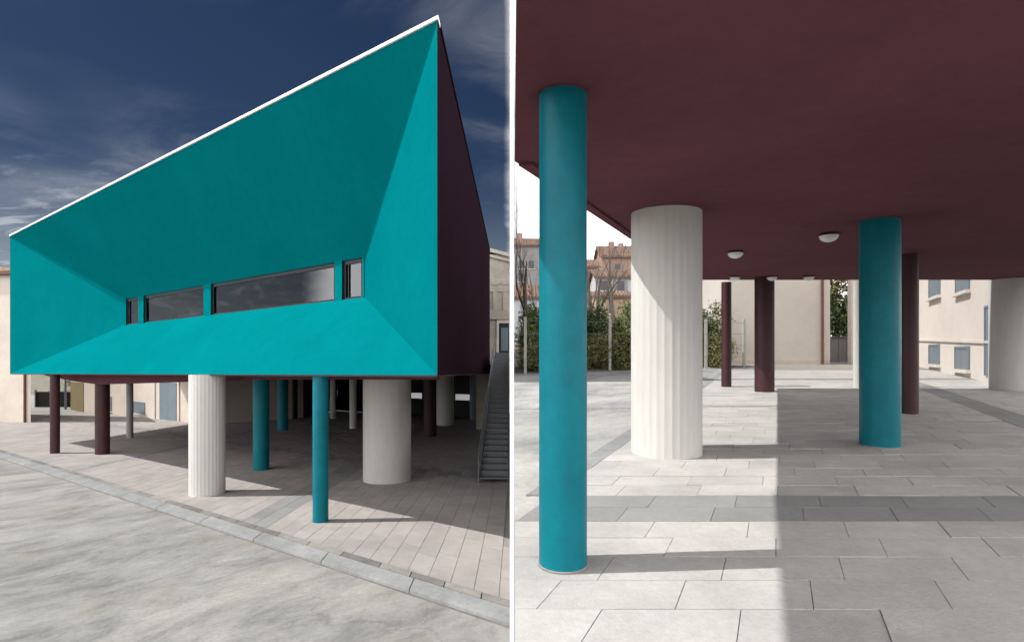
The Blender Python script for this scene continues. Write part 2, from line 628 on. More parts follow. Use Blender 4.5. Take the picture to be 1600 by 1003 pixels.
def lower_paving():
    q0 = -0.68
    poly = [lp(-1.08, q0)[:2], (0.10, 62), (-70, 62), lp(26, q0)[:2]]
    base = mesh('pavement', [(x, y, zl(y) - 0.015) for x, y in poly], [(0, 1, 2, 3)], 'joint')
    tag(base, kind='structure')
    P, Q, g = 0.27, 0.55, 0.006
    cells = []
    for i in range(-4, 84):
        off = (i % 2) * 0.5 + (0.13 if i % 3 == 0 else 0)
        for j in range(-1, 28):
            qa = q0 + (j + off) * Q
            qb = qa + Q
            key = 'full'
            if qb <= q0 + 0.06:
                continue
            if qa < q0 + 0.004:
                qa = q0 + 0.004
                key = 'cut%d' % int(off * 100)
            pa = i * P
            o = lp(pa, qa)
            if lp(pa, qb)[0] > 0.30 or o[0] < -75 or o[1] > 75:
                continue
            cells.append((pa, qa, o, key, qb - qa))

    def mf(c):
        u = D1 * (P - g)
        w = D2 * (c[4] - g * 0.8)
        a = D1 * (g / 2) + D2 * (g / 2)
        r = [a, a + u, a + u + w, a + w]
        t = [(v.x, v.y, zl(v.y)) for v in r]
        b = [(v.x, v.y, zl(v.y) - 0.06) for v in r]
        return b + t, [(4, 7, 6, 5), (0, 4, 5, 1), (1, 5, 6, 2), (2, 6, 7, 3), (3, 7, 4, 0)]

    def dark(c):
        return (2.69 < c[0] < 3.0) or (5.0 < c[1] + c[4] / 2 < 5.5) or (9.0 < c[0] < 9.3)

    def area(c):
        s = in_view(c[2]) or in_view(lp(c[0] + P, c[1]))
        return s * 1000.0 / c[2][1] ** 2 * (1 if c[4] > 0.3 else 0.5)
    slabs('paving_slab', cells, mf, base, ('slab_l', 'slab_dark'), dark, area)
    # dark edging stones then the concrete channel along the road
    edge = empty('edging', None, None)
    edge['kind'] = 'structure'
    p = -1.05
    while p < 24:
        ln = random.choice((0.42, 0.5, 0.58))
        boxes('edging_stone', [lbox(p + 0.006, p + ln - 0.006, q0 - 0.15, q0 - 0.006, -0.2, 0.004)], 'edge', edge)
        p += ln
    gut = boxes('gutter', [lbox(-1.1, 24, q0 - 0.475, q0 - 0.442, -0.3, -0.112)], 'edge')
    gut['kind'] = 'structure'
    kerb = empty('kerb', None, None)
    kerb['kind'] = 'structure'
    p = -1.10
    while p < 24:
        ln = 1.25
        boxes('kerb_stone', [([lp(p + 0.004, q0 - 0.44, -0.3), lp(p + ln - 0.004, q0 - 0.44, -0.3), lp(p + ln - 0.004, q0 - 0.156, -0.3), lp(p + 0.004, q0 - 0.156, -0.3)],
                              [lp(p + 0.004, q0 - 0.44, -0.035), lp(p + ln - 0.004, q0 - 0.44, -0.035), lp(p + ln - 0.004, q0 - 0.156, -0.004), lp(p + 0.004, q0 - 0.156, -0.004)])], 'kerb', kerb, bevel=0.012)
        p += ln


lower_paving()

US = 0.575
VS = 0.2825


def upper_paving():
    poly = [(-1.6, 1.2), (9.5, 1.2), (9.5, 26), (-1.6, 26)]
    base = mesh('paved_floor', [rp(u, v, -0.006) if u + 0.461 * v > 0.03 else (0.004 + 0.0034 * v, v, zr(v) - 0.006) for u, v in
                                [(-0.50, 1.2), (9.5, 1.2), (9.5, 24), (-1.6, 24), (-1.6, 3.6)]], [(0, 1, 2, 3, 4)], 'joint')
    tag(base, kind='structure')
    cells = []
    v0 = 2.387 - 3 * VS
    rng = random.Random(3)
    for r in range(0, 62):
        va = v0 + r * VS
        off = [0.0, 0.5, 0.22, 0.72][r % 4] * US + rng.uniform(-0.03, 0.03)
        cuts = [-0.27 + off + k * US for k in range(-4, 18)]
        cuts = [c for c in cuts if -1.5 < c < 9.3 and not (2.9 < c < 3.62)] + [-1.6, 3.02, 3.50, 9.4]
        cuts.sort()
        for ua, ub in zip(cuts[:-1], cuts[1:]):
            key = 'w%.3f' % (ub - ua)
            lim = 0.006 + 0.0034 * va
            if ub + 0.461 * va < lim:
                continue
            if ua + 0.461 * va < lim:
                key = 'trim%d_%.2f' % (r, ua)
            cells.append((ua, va, rp(ua, va), key, ub - ua))
    g = 0.0042

    def mf(c):
        w = c[4]
        r = [(g / 2, g / 2), (w - g / 2, g / 2), (w - g / 2, VS - g / 2), (g / 2, VS - g / 2)]
        t = [(u + 0.461 * v, v, SR * v) for u, v in r]
        if c[3].startswith('trim'):
            t = [(max(x, 0.004 + 0.0034 * c[1] - c[2][0] + 0.001 * i), y, z) for i, (x, y, z) in enumerate(t)]
        return [(x, y, z - 0.06) for x, y, z in t] + t, [(4, 5, 6, 7), (0, 1, 5, 4), (1, 2, 6, 5), (2, 3, 7, 6), (3, 0, 4, 7)]

    def dark(c):
        i = round((c[1] - v0) / VS)
        return i in (7, 8) or (3.01 < c[0] < 3.03) or (i in (47, 48))

    def area(c):
        s = in_view(c[2]) or in_view(rp(c[0] + c[4], c[1] + VS))
        return s * 1000.0 / c[2][1] ** 2
    slabs('floor_slab', cells, mf, base, ('slab_r', 'slab_dark'), dark, area)
    edge = empty('terrace_kerb', None, None)
    edge['kind'] = 'structure'
    v = 4.12
    while v < 24:
        boxes('kerb_stone', [lbox(-1.80, -1.606, v + 0.004, v + 0.796, -0.2, -0.003, f=rp)], 'kerb', edge)
        v += 0.8


upper_paving()


# ------------------------------------------------------------------ columns
def ring(cx, cy, r, fz, n, flute=0.0, nf=30):
    out = []
    for k in range(n):
        a = 2 * math.pi * k / n
        rr = r
        if flute:
            ph = (a * nf / (2 * math.pi)) % 1.0
            rr = r * (1 - flute * math.sin(math.pi * ph) ** 0.8)
        x, y = cx + rr * math.cos(a), cy + rr * math.sin(a)
        out.append((x, y, fz(y)))
    return out


def column(name, x, y, d, ground, h, mt, label, group, fluted=False, collar=False, embed=0.0):
    root = empty(name, label, 'column', group, 'thing')
    n = 300 if fluted else 56
    r = d / 2
    levels = [0.0, h]
    V = []
    for hh in levels:
        V += ring(x, y, r, lambda Y, hh=hh: ground(Y) + hh, n, 0.013 if fluted else 0)
    F = [tuple(range(n - 1, -1, -1)), tuple(range(n, 2 * n))] + [(i, (i + 1) % n, n + (i + 1) % n, n + i) for i in range(n)]
    mesh('shaft', V, F, mt, root, smooth=True)
    if collar:
        V = []
        for rr, hh in ((r * 1.004, h - 0.012), (r * 1.055, h - 0.012), (r * 1.055, h + 0.004)):
            V += ring(x, y, rr, lambda Y, hh=hh: ground(Y) + hh, 48)
        F = []
        for j in range(2):
            F += [(j * 48 + i, j * 48 + (i + 1) % 48, (j + 1) * 48 + (i + 1) % 48, (j + 1) * 48 + i) for i in range(48)]
        mesh('collar', V, F, 'plum', root, smooth=True)
        V = []
        for rr, hh in ((r * 1.035, -0.01), (r * 1.035, 0.008), (r * 1.0, 0.012)):
            V += ring(x, y, rr, lambda Y, hh=hh: ground(Y) + hh, 48)
        F = []
        for j in range(2):
            F += [(j * 48 + i, j * 48 + (i + 1) % 48, (j + 1) * 48 + (i + 1) % 48, (j + 1) * 48 + i) for i in range(48)]
        mesh('base_ring', V, F, 'edge', root, smooth=True)
    return root


GL = 'columns under the big teal fronted block'
LEFT_COLUMNS = [
    ('maroon_column', -25.55, 32.2, 0.46, 'brown', False, 'slender maroon column, the last one before the cream building corner'),
    ('maroon_column', -22.68, 31.9, 0.70, 'brown', False, 'thicker maroon column beside the slender one near the cream building'),
    ('grey_column', -26.34, 39.7, 0.42, 'grey_col', False, 'thin grey column in front of the blue shutter'),
    ('white_fluted_column', -11.35, 21.45, 1.23, 'white_col', True, 'white fluted column at the front edge, sunlit below a curved shadow'),
    ('maroon_column', -16.83, 33.5, 0.16, 'brown', False, 'very thin dark column just behind the sunlit white fluted column'),
    ('white_column', -27.30, 55.4, 1.12, 'white_col', False, 'distant white column just behind the front white fluted one'),
    ('teal_column', -11.67, 26.8, 0.71, 'teal_gloss', False, 'teal column in full shade, set back between two white columns'),
    ('teal_column', -17.9, 45.0, 0.80, 'teal_gloss', False, 'dark teal column deepest under the block'),
    ('teal_column', -5.80, 17.45, 0.46, 'teal_gloss', False, 'slender teal column standing foremost, half in sun'),
    ('white_column', -17.6, 56.6, 0.60, 'white_col', False, 'thin far white column seen just beside the foremost teal column'),
    ('white_column', -12.83, 46.5, 0.57, 'white_col', False, 'thin white column close beside the thick white one'),
    ('white_column', -21.6, 57.6, 0.48, 'white_col', False, 'thinnest far white column between two teal columns'),
    ('white_column', -5.24, 24.2, 1.98, 'white_col', False, 'thickest white column, in shade under the near corner'),
    ('maroon_column', -5.82, 40.9, 0.90, 'brown', False, 'dark maroon column behind the thickest white column'),
    ('white_column', -5.76, 49.4, 1.53, 'white_col', False, 'far white column under the flank, towards the metal stairs'),
    ('blue_column', -3.65, 54.7, 0.74, 'blue', False, 'dark blue column right behind the metal stair rail'),
]
for nm, x, y, d, mt, fl, lab in LEFT_COLUMNS:
    column(nm, x, y, d, zl, HS - 0.02, mt, lab, GL, fl)

HR = 2.33
GR = 'columns under the plum soffit'
RIGHT_COLUMNS = [
    ('teal_column', 0.252, 2.85, 0.236, 'teal_gloss', False, 'large glossy teal column closest to the viewer on the terrace', True),
    ('white_fluted_column', 1.50, 5.60, 0.672, 'white_col', True, 'broad sunlit white fluted column at the soffit edge', False),
    ('teal_column', 3.80, 5.95, 0.372, 'teal_gloss', False, 'teal column wholly in shade in the middle of the paved floor', True),
    ('maroon_column', 4.79, 12.87, 0.215, 'brown', False, 'slim maroon column closest to the green shrubs', False),
    ('maroon_column', 5.15, 11.75, 0.378, 'brown', False, 'thicker maroon column in front of the cream wall', False),
    ('maroon_column', 5.82, 8.43, 0.226, 'brown', False, 'dark maroon column right behind the shaded teal column', False),
    ('white_column', 7.55, 12.60, 0.16, 'white_col', False, 'thin white column far off, partly hidden by the shaded teal column', False),
    ('white_column', 10.72, 12.20, 0.98, 'white_col', False, 'grey-white shaded column cut by the edge of the picture', False),
]
for nm, x, y, d, mt, fl, lab, col in RIGHT_COLUMNS:
    column(nm, x, y, d, zr, HR, mt, lab, GR, fl, col)


# ------------------------------------------------------------------ the big teal fronted block
def big_block():
    b = empty('teal_block', 'raised block with funnel shaped teal front, plum flank and strip window', 'building')
    L_ = 15.3
    N_ = 1.53
    pr, pl_ = 1.647, 10.01
    wb0, wt0 = 1.64 * 1.607, 2.49 * 1.607        # window sill and head at the near end
    wb1, wt1 = 1.68 * 1.607, 2.57 * 1.607
    h0, h1 = HS, HS + HF
    o = [lp(0, 0, h0), lp(L_, 0, h0), lp(L_, 0, h1), lp(0, 0, h1)]
    i = [lp(pr, N_, h0 + wb0), lp(pl_, N_, h0 + wb1), lp(pl_, N_, h0 + wt1), lp(pr, N_, h0 + wt0)]

    def facet(name, quad, back=0.014):
        f = [Vector(v) for v in quad]
        n = (f[1] - f[0]).cross(f[2] - f[0]).normalized()
        if n.y > 0:
            n = -n
        return boxes(name, [([v - n * 0.0 for v in f], [v - n * back for v in f])], 'teal', b)
    facet('sloping_sill', [o[0], o[1], i[1], i[0]])
    facet('side_reveal', [o[1], o[2], i[2], i[1]])
    facet('sloping_head', [o[2], o[3], i[3], i[2]])
    facet('side_reveal', [o[3], o[0], i[0], i[3]])
    # side walls, back wall, roof
    W = 13.0
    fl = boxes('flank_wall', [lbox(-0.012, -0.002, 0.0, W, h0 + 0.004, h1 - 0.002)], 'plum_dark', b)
    fl['label'] = 'dark plum flank wall'
    boxes('far_wall', [lbox(L_ + 0.002, L_ + 0.012, 0.0, W, h0 + 0.004, h1 - 0.002)], 'plum_dark', b)
    boxes('rear_wall', [lbox(0.17, L_ - 0.17, W - 0.15, W, h0 + 0.004, h1 - 0.02)], 'plum_dark', b)
    boxes('roof', [lbox(0.18, L_ - 0.18, 0.3, W - 0.16, h1 - 0.4, h1 - 0.06)], 'coping', b)
    # white coping along the top edges
    boxes('coping', [lbox(-0.02, L_ + 0.02, -0.030, 0.16, h1 + 0.004, h1 + 0.10)], 'coping', b, bevel=0.01)
    boxes('flank_coping', [lbox(-0.03, 0.20, 0.165, W + 0.03, h1 + 0.002, h1 + 0.08)], 'plum_dark', b)
    # soffit, and an unseen low roof added behind to keep the depth dark
    boxes('soffit', [lbox(0.0, L_, 0.0, W, h0 - 0.03, h0 - 0.001)], 'plum', b)
    boxes('rear_shade_roof', [lbox(-0.2, 10.4, W + 0.01, 22.0, h0 - 0.03, h0 + 0.6)], 'plum_dark', b)
    # edge beam under the front of the soffit, deepest towards the far end
    prof = [(0.1, 0.10), (3.5, 0.16), (7.0, 0.36), (10.4, 0.55), (12.0, 0.40), (14.2, 0.06)]
    lst = []
    for (pa, da), (pb, db) in zip(prof[:-1], prof[1:]):
        c = [(pa, 0.75), (pb, 0.75), (pb, 0.95), (pa, 0.95)]
        dd = (da, db, db, da)
        lst.append(([lp(a, q, h0 - 0.031 - e) for (a, q), e in zip(c, dd)], [lp(a, q, h0 - 0.031) for a, q in c]))
    boxes('edge_beam', lst, 'plum', b)
    # drip line along the bottom edge
    boxes('drip_edge', [lbox(0.02, L_ - 0.02, -0.012, 0.03, h0 - 0.05, h0 - 0.004)], 'frame', b)
    # strip window: teal piers, dark frames and panes, set in the plane at the back of the funnel

    def wz(p, t):
        k = (p - pr) / (pl_ - pr)
        return h0 + (wb0 + (wb1 - wb0) * k) * (1 - t) + (wt0 + (wt1 - wt0) * k) * t

    def strip(p0, p1, t0, t1, qa, qb):
        c = [(p0, qa), (p1, qa), (p1, qb), (p0, qb)]
        return [lp(a, q, wz(a, t0)) for a, q in c], [lp(a, q, wz(a, t1)) for a, q in c]
    lights = [(1.69, 2.15), (2.315, 6.04), (6.31, 9.01), (9.28, 9.96)]
    piers = [(1.647, 1.69), (2.15, 2.315), (6.04, 6.31), (9.01, 9.28), (9.96, 10.01)]
    for a, c in piers:
        boxes('pier', [strip(a, c, -0.02, 1.02, N_ - 0.02, N_ + 0.25)], 'teal', b)
    for a, c in lights:
        w = empty('window', None, None)
        w.parent = b
        e = 0.045
        boxes('frame', [strip(a, c, 0.90, 1.02, N_ + 0.03, N_ + 0.10), strip(a, c, -0.02, 0.05, N_ + 0.03, N_ + 0.10),
                        strip(a, a + e, 0.05, 0.90, N_ + 0.03, N_ + 0.10), strip(c - e * 1.6, c, 0.05, 0.90, N_ + 0.03, N_ + 0.10)], 'frame', w)
        boxes('pane', [strip(a + e, c - e * 1.6, 0.05, 0.90, N_ + 0.06, N_ + 0.068)], 'glass', w)
        if c - a < 0.8:
            boxes('mullion', [strip(c - 0.14, c - 0.12, 0.05, 0.90, N_ + 0.035, N_ + 0.055)], 'frame', w)
    # the room behind the glass
    boxes('room', [lbox(1.0, 10.6, 3.6, 3.7, h0 + 1.0, h1 - 1.0), lbox(1.0, 10.6, N_ + 0.32, 3.6, h0 + 1.9, h0 + 2.0),
                   lbox(1.0, 10.6, N_ + 0.32, 3.6, h0 + 4.55, h0 + 4.65), lbox(1.0, 1.05, N_ + 0.32, 3.6, h0 + 2.0, h0 + 4.55),
                   lbox(10.55, 10.6, N_ + 0.32, 3.6, h0 + 2.0, h0 + 4.55)], 'white_in', b)
    return b


big_block()


def dark_core():  # black panels put the deep shade under the block into colour
    b = empty('shade_panel_wall', 'long dark wall deep under the raised block, its black panels standing in for deep shade', 'wall', None, 'thing')
    p = 0.2
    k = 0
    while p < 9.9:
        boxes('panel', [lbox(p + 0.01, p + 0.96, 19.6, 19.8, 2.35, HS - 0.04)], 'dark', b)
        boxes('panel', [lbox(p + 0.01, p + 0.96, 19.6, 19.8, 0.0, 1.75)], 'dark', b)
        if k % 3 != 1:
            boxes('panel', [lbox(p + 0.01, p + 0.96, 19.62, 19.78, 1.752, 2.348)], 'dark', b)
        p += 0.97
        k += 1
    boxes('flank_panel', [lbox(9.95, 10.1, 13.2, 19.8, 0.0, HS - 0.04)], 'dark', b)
    w = empty('rear_white_wall', 'sunlit white yard wall glimpsed through slots in the black panels', 'wall', None, 'thing')
    boxes('wall_face', [lbox(-0.3, 11.5, 24.0, 24.2, -0.2, 3.0)], 'whitewall', w)
    boxes('wall_cap', [lbox(-0.3, 11.5, 23.95, 24.25, 3.0, 3.1)], 'coping', w)


dark_core()


# ------------------------------------------------------------------ ceiling lamps
def ceiling_lamp(x, y, zc, d, label, group):
    r = empty('ceiling_lamp', label, 'lamp', group)
    n = 28
    V, F = [], []
    for rr, dz in ((d * 0.44, 0.0), (d * 0.44, -0.05 * d), (d * 0.50, -0.08 * d), (d * 0.50, -0.16 * d)):
        V += [(x + rr * math.cos(2 * math.pi * k / n), y + rr * math.sin(2 * math.pi * k / n), zc + dz) for k in range(n)]
    for j in range(3):
        F += [(j * n + k, j * n + (k + 1) % n, (j + 1) * n + (k + 1) % n, (j + 1) * n + k) for k in range(n)]
    mesh('rim', V, F, 'frame', r, smooth=True)
    V, F = [], []
    steps = 7
    for s in range(steps):
        a = s / (steps - 1) * math.pi / 2 * 0.98
        V += [(x + d * 0.48 * math.cos(a) * math.cos(2 * math.pi * k / n), y + d * 0.48 * math.cos(a) * math.sin(2 * math.pi * k / n), zc - 0.16 * d - 0.34 * d * math.sin(a)) for k in range(n)]
    for j in range(steps - 1):
        F += [(j * n + k, j * n + (k + 1) % n, (j + 1) * n + (k + 1) % n, (j + 1) * n + k) for k in range(n)]
    F.append(tuple(range((steps - 1) * n, steps * n)))
    mesh('dome', V, F, 'dome', r, smooth=True)
    return r


for x, y, d, lab in [(3.69, 6.71, 0.215, 'large round white ceiling lamp next to the shaded teal column'),
                     (3.15, 8.12, 0.215, 'round white ceiling lamp beside the top of the broad white column'),
                     (4.45, 11.5, 0.205, 'small ceiling lamp above the slim maroon column'),
                     (5.19, 11.5, 0.205, 'small ceiling lamp above the thicker maroon column'),
                     (5.90, 11.45, 0.205, 'small ceiling lamp at the far edge of the soffit, beside no column')]:
    ceiling_lamp(x, y, zr(y) + HR, d, lab, 'round lamps under the plum soffit')
for x, y, lab in [(-27.2, 39.5, 'dark hanging lamp between the thick maroon and thin grey columns'),
                  (-25.6, 41.5, 'hanging lamp just beside the top of the thin grey column'),
                  (-23.0, 37.5, 'hanging lamp in front of the blue door'),
                  (-21.9, 37.9, 'hanging lamp next to the sunlit fluted column top'),
                  (-16.2, 34.5, 'white dome lamp between the front fluted and shaded teal columns')]:
    ceiling_lamp(x, y, zl(y) + HS - 0.03, 0.62, lab, 'lamps under the raised block')


# ------------------------------------------------------------------ plum soffit building over the terrace
def canopy():
    b = empty('plum_soffit_block', 'upper storey with plum painted underside carried by the terrace columns', 'building')

    def ue(v):
        return 0.461 * v - 1.80
    poly = [(0.015, 1.7), (0.0155, 2.0), (0.0185, 3.945), (ue(12.3), 12.3), (ue(12.3) + 8.9, 12.3), (4.2, 1.7)]
    prism('soffit', poly, lambda x, y: zr(y) + HR - 0.004, lambda x, y: zr(y) + HR + 0.12, 'plum', b)
    poly2 = [(0.30, 1.75), (0.30, 3.8), (ue(12.1) + 0.25, 12.1), (ue(12.1) + 8.7, 12.1), (4.0, 1.75)]
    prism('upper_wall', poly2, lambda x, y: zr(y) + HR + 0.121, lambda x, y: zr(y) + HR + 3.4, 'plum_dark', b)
    # overhang added out of view to shade the terrace floor
    shade_bay = [(ue(1.75) - 0.90, 1.75), (ue(3.92) - 0.90, 3.92), (0.295, 3.92), (0.295, 1.75)]
    prism('shade_bay', shade_bay, lambda x, y: EYE + 2.46, lambda x, y: EYE + 4.6, 'plum_dark', b)
    # a shallow lip painted like the underside along the outer edge
    lip = [(ue(3.96) + 0.02, 3.96), (ue(12.28) + 0.02, 12.28), (ue(12.28) + 0.12, 12.28), (ue(3.96) + 0.12, 3.96)]
    prism('edge_lip', lip, lambda x, y: zr(y) + HR - 0.03, lambda x, y: zr(y) + HR - 0.005, 'plum', b)


canopy()

# ------------------------------------------------------------------ slim white bar standing in for the dividing line between the two views
divider = empty('divider_bar', 'tall slim white flat bar standing in for the dividing line between the two views', 'divider_bar')
ax, an = Vector((0.8, -0.6)), Vector((0.6, 0.8))      # a flat bar, its broad side to the south-west
bar = [ax * -0.0375 - an * 0.004, ax * 0.0375 - an * 0.004, ax * 0.0375 + an * 0.004, ax * -0.0375 + an * 0.004]
boxes('divider_strip', [([(v.x, 9.0 + v.y, zl(9) - 0.08) for v in bar], [(v.x, 9.0 + v.y, zl(9) + 12.6) for v in bar])], 'divider', divider)
V, F = tube_verts([lw(0, 9.0, -0.14), lw(0, 9.0, -0.08)], [0.14, 0.14], 24)
mesh('base_plate', V, F, 'steel', divider, smooth=True)
V, F = tube_verts([lw(0, 9.0, 12.6), lw(0, 9.0, 12.66), lw(0, 9.0, 12.72)], [0.045, 0.05, 0.01], 16)
mesh('finial', V, F, 'coping', divider, smooth=True)


# ------------------------------------------------------------------ metal stairs beside the flank
def stairs():
    s = empty('metal_staircase', 'grey steel outdoor staircase with railings climbing beside the plum flank', 'staircase')
    n = 26
    Y0, Y1 = 23.6, 33.5
    xl0, xl1 = -1.40, -0.98
    xr = lambda Y: -0.0045 * Y - 0.02
    za = zl(Y0)
    zb = EYE - 0.10
    for k in range(n):
        t0, t1 = k / n, (k + 1) / n
        ya, yb = Y0 + (Y1 - Y0) * t0, Y0 + (Y1 - Y0) * t1
        xa = xl0 + (xl1 - xl0) * t0 + 0.07
        z = za + (zb - za) * t1
        c = [(xa, ya - 0.03), (xr(ya) - 0.05, ya - 0.03), (xr(ya) - 0.05, yb), (xa, yb)]
        boxes('tread', [([(x, y, z - 0.05) for x, y in c], [(x, y, z) for x, y in c])], 'steel', s)
        c = [(xa, yb - 0.02), (xr(ya) - 0.05, yb - 0.02), (xr(ya) - 0.05, yb), (xa, yb)]
        boxes('riser', [([(x, y, z + 0.001) for x, y in c], [(x, y, z + (zb - za) / n - 0.052) for x, y in c])], 'steel_dark', s)
    for (x0, x1) in ((xl0, xl1), (xr(Y0) - 0.05, xr(Y1) - 0.05)):
        w = 0.06 if x0 == xl0 else 0.03
        boxes('stringer', [([(x0, Y0 - 0.1, za), (x0 + w, Y0 - 0.1, za), (x1 + w, Y1, zb - 0.28), (x1, Y1, zb - 0.28)],
                            [(x0, Y0 - 0.1, za + 0.3), (x0 + w, Y0 - 0.1, za + 0.3), (x1 + w, Y1, zb + 0.12), (x1, Y1, zb + 0.12)])], 'steel', s)
    for hgt, r in ((1.05, 0.035), (0.62, 0.02)):
        tube('handrail' if hgt > 1 else 'mid_rail', [(xl0 + 0.03, Y0 - 0.05, za + hgt + 0.15), (xl1 + 0.03, Y1, zb + hgt)], r, 'steel', s)
    for k in range(7):
        t = k / 6
        x, y, z = xl0 + 0.03 + (xl1 - xl0) * t, Y0 - 0.03 + (Y1 - Y0) * t, za + (zb - za) * t
        tube('baluster', [(x, y, z + 0.12), (x, y, z + 1.13 - 0.1 * t)], 0.028, 'steel', s, 8)
    # landing at the top
    c = [(-0.98, 33.52), (-0.18, 33.52), (-0.22, 44.8), (-0.98, 44.8)]
    boxes('landing', [([(x, y, zb - 0.12) for x, y in c], [(x, y, zb - 0.01) for x, y in c])], 'steel_dark', s)
    for y in (35.0, 43.5):
        tube('leg', [(-0.6, y, zl(y)), (-0.6, y, zb - 0.12)], 0.07, 'steel', s, 8)


stairs()


# ------------------------------------------------------------------ old stone building behind the stairs
def old_building():
    b = empty('old_stone_building', 'weathered classical stone building with pediment behind the metal stairs', 'building')
    Y = 46.0
    k = Y / 900

    def X(px):
        return (px - 800) * k

    def Z(py):
        return EYE + (552 - py) * k

    def fb(name, x0, x1, y0, y1, d0, d1, mt):
        c = [(X(x0), Y - d1), (X(x1), Y - d1), (X(x1), Y - d0), (X(x0), Y - d0)]
        return boxes(name, [([(a, q, Z(y1)) for a, q in c], [(a, q, Z(y0)) for a, q in c])], mt, b)
    fb('wall', 744, 795.5, 456, 676, -4, 0, 'stone_old')
    fb('frieze', 744, 796, 446, 456, -3.9, 0.10, 'stone_old')
    fb('wall_upper', 744, 795.5, 398, 446, -3.8, -0.02, 'stone_old')
    fb('cornice', 744, 796.2, 493, 499, 0.001, 0.22, 'stone_old')
    fb('cornice', 744, 796.2, 486, 492.6, 0.001, 0.14, 'stone_old')
    for x in (770, 786):
        fb('pilaster', x, x + 7, 456.3, 485.6, 0.001, 0.10, 'stone_old')
        fb('pilaster_cap', x - 1, x + 8, 440, 445.6, -0.02, 0.16, 'stone_old')
    # raking cornice of the pediment
    for off, dd, th in ((0, 0.34, 5.5), (9, 0.2, 4.0)):
        c = [(744, 383 + off), (796.4, 397 + off)]
        lo = [(X(x), Y - dd, Z(y + th)) for x, y in c] + [(X(x), Y + 3.5, Z(y + th)) for x, y in reversed(c)]
        hi = [(X(x), Y - dd, Z(y)) for x, y in c] + [(X(x), Y + 3.5, Z(y)) for x, y in reversed(c)]
        boxes('raking_cornice', [(lo, hi)], 'stone_old', b)
    d = empty('doorway', None, None)
    d.parent = b
    fb('door_surround', 776, 779.5, 500, 566, 0.001, 0.12, 'pale').parent = d
    fb('door_surround', 779.6, 795.4, 500, 505, 0.001, 0.12, 'pale').parent = d
    fb('leaf', 779.6, 795.4, 505.2, 566, 0.001, 0.03, 'frame').parent = d
    fb('pane', 783, 794, 512, 548, 0.031, 0.04, 'blue').parent = d


old_building()


# ------------------------------------------------------------------ cream buildings round the plaza
def window_on(b, a, d, n, s0, s1, z0, z1, mt, name='window', sill=True):
    """a shuttered window: frame, leaf and sill on the wall line a + d*s (n points out)"""
    def blk(nm, s0, s1, z0, z1, o0, o1, mt, parent):
        c = [a + d * s0 + n * o1, a + d * s1 + n * o1, a + d * s1 + n * o0, a + d * s0 + n * o0]
        return boxes(nm, [([(p.x, p.y, z0) for p in c], [(p.x, p.y, z1) for p in c])], mt, parent)
    w = empty(name, None, None)
    w.parent = b
    e = 0.06
    blk('frame', s0, s1, z1 - e, z1, 0.002, 0.05, mt, w)
    blk('frame', s0, s0 + e, z0, z1 - e, 0.002, 0.05, mt, w)
    blk('frame', s1 - e, s1, z0, z1 - e, 0.002, 0.05, mt, w)
    m = (s0 + s1) / 2
    blk('leaf', s0 + e, m - 0.008, z0, z1 - e, 0.002, 0.032, mt, w)
    blk('leaf', m + 0.008, s1 - e, z0, z1 - e, 0.002, 0.032, mt, w)
    if sill:
        blk('sill', s0 - 0.08, s1 + 0.08, z0 - 0.09, z0 - 0.002, 0.001, 0.12, 'pale', w)
    return w


def cream_corner():
    b = empty('cream_corner_building', 'tall cream building at the plaza corner with a brown downpipe', 'building')
    a, c = Vector((-75, 60.5)), Vector((-43.45, 52.0))
    z0 = zl(54) - 0.4
    z1 = zl(52) + 13.4
    d = (c - a).normalized()
    n = Vector((d.y, -d.x))
    back = c * 0.1
    P = [a, c, c + back, a + back]
    boxes('wall', [([(p.x, p.y, z0) for p in P], [(p.x, p.y, z1) for p in P])], 'cream', b)
    P = [a + n * 0.5 - d * 0.4, c + n * 0.5 + d * 0.4, c + back, a + back]
    boxes('eaves', [([(p.x, p.y, z1 + 0.002) for p in P], [(p.x, p.y, z1 + 0.3) for p in P])], 'rust', b)
    mid = (a + c) / 2 + back / 2
    boxes('roof', [([(p.x, p.y, z1 + 0.302) for p in P], [(p.x * 0.2 + mid.x * 0.8, p.y * 0.2 + mid.y * 0.8, z1 + 2.2) for p in P])], 'terracotta', b)
    pp = c - d * 0.55 + n * 0.12
    tube('downpipe', [(pp.x, pp.y, z0 + 0.4), (pp.x, pp.y, z1)], 0.10, 'rust', b)
    return b


cream_corner()


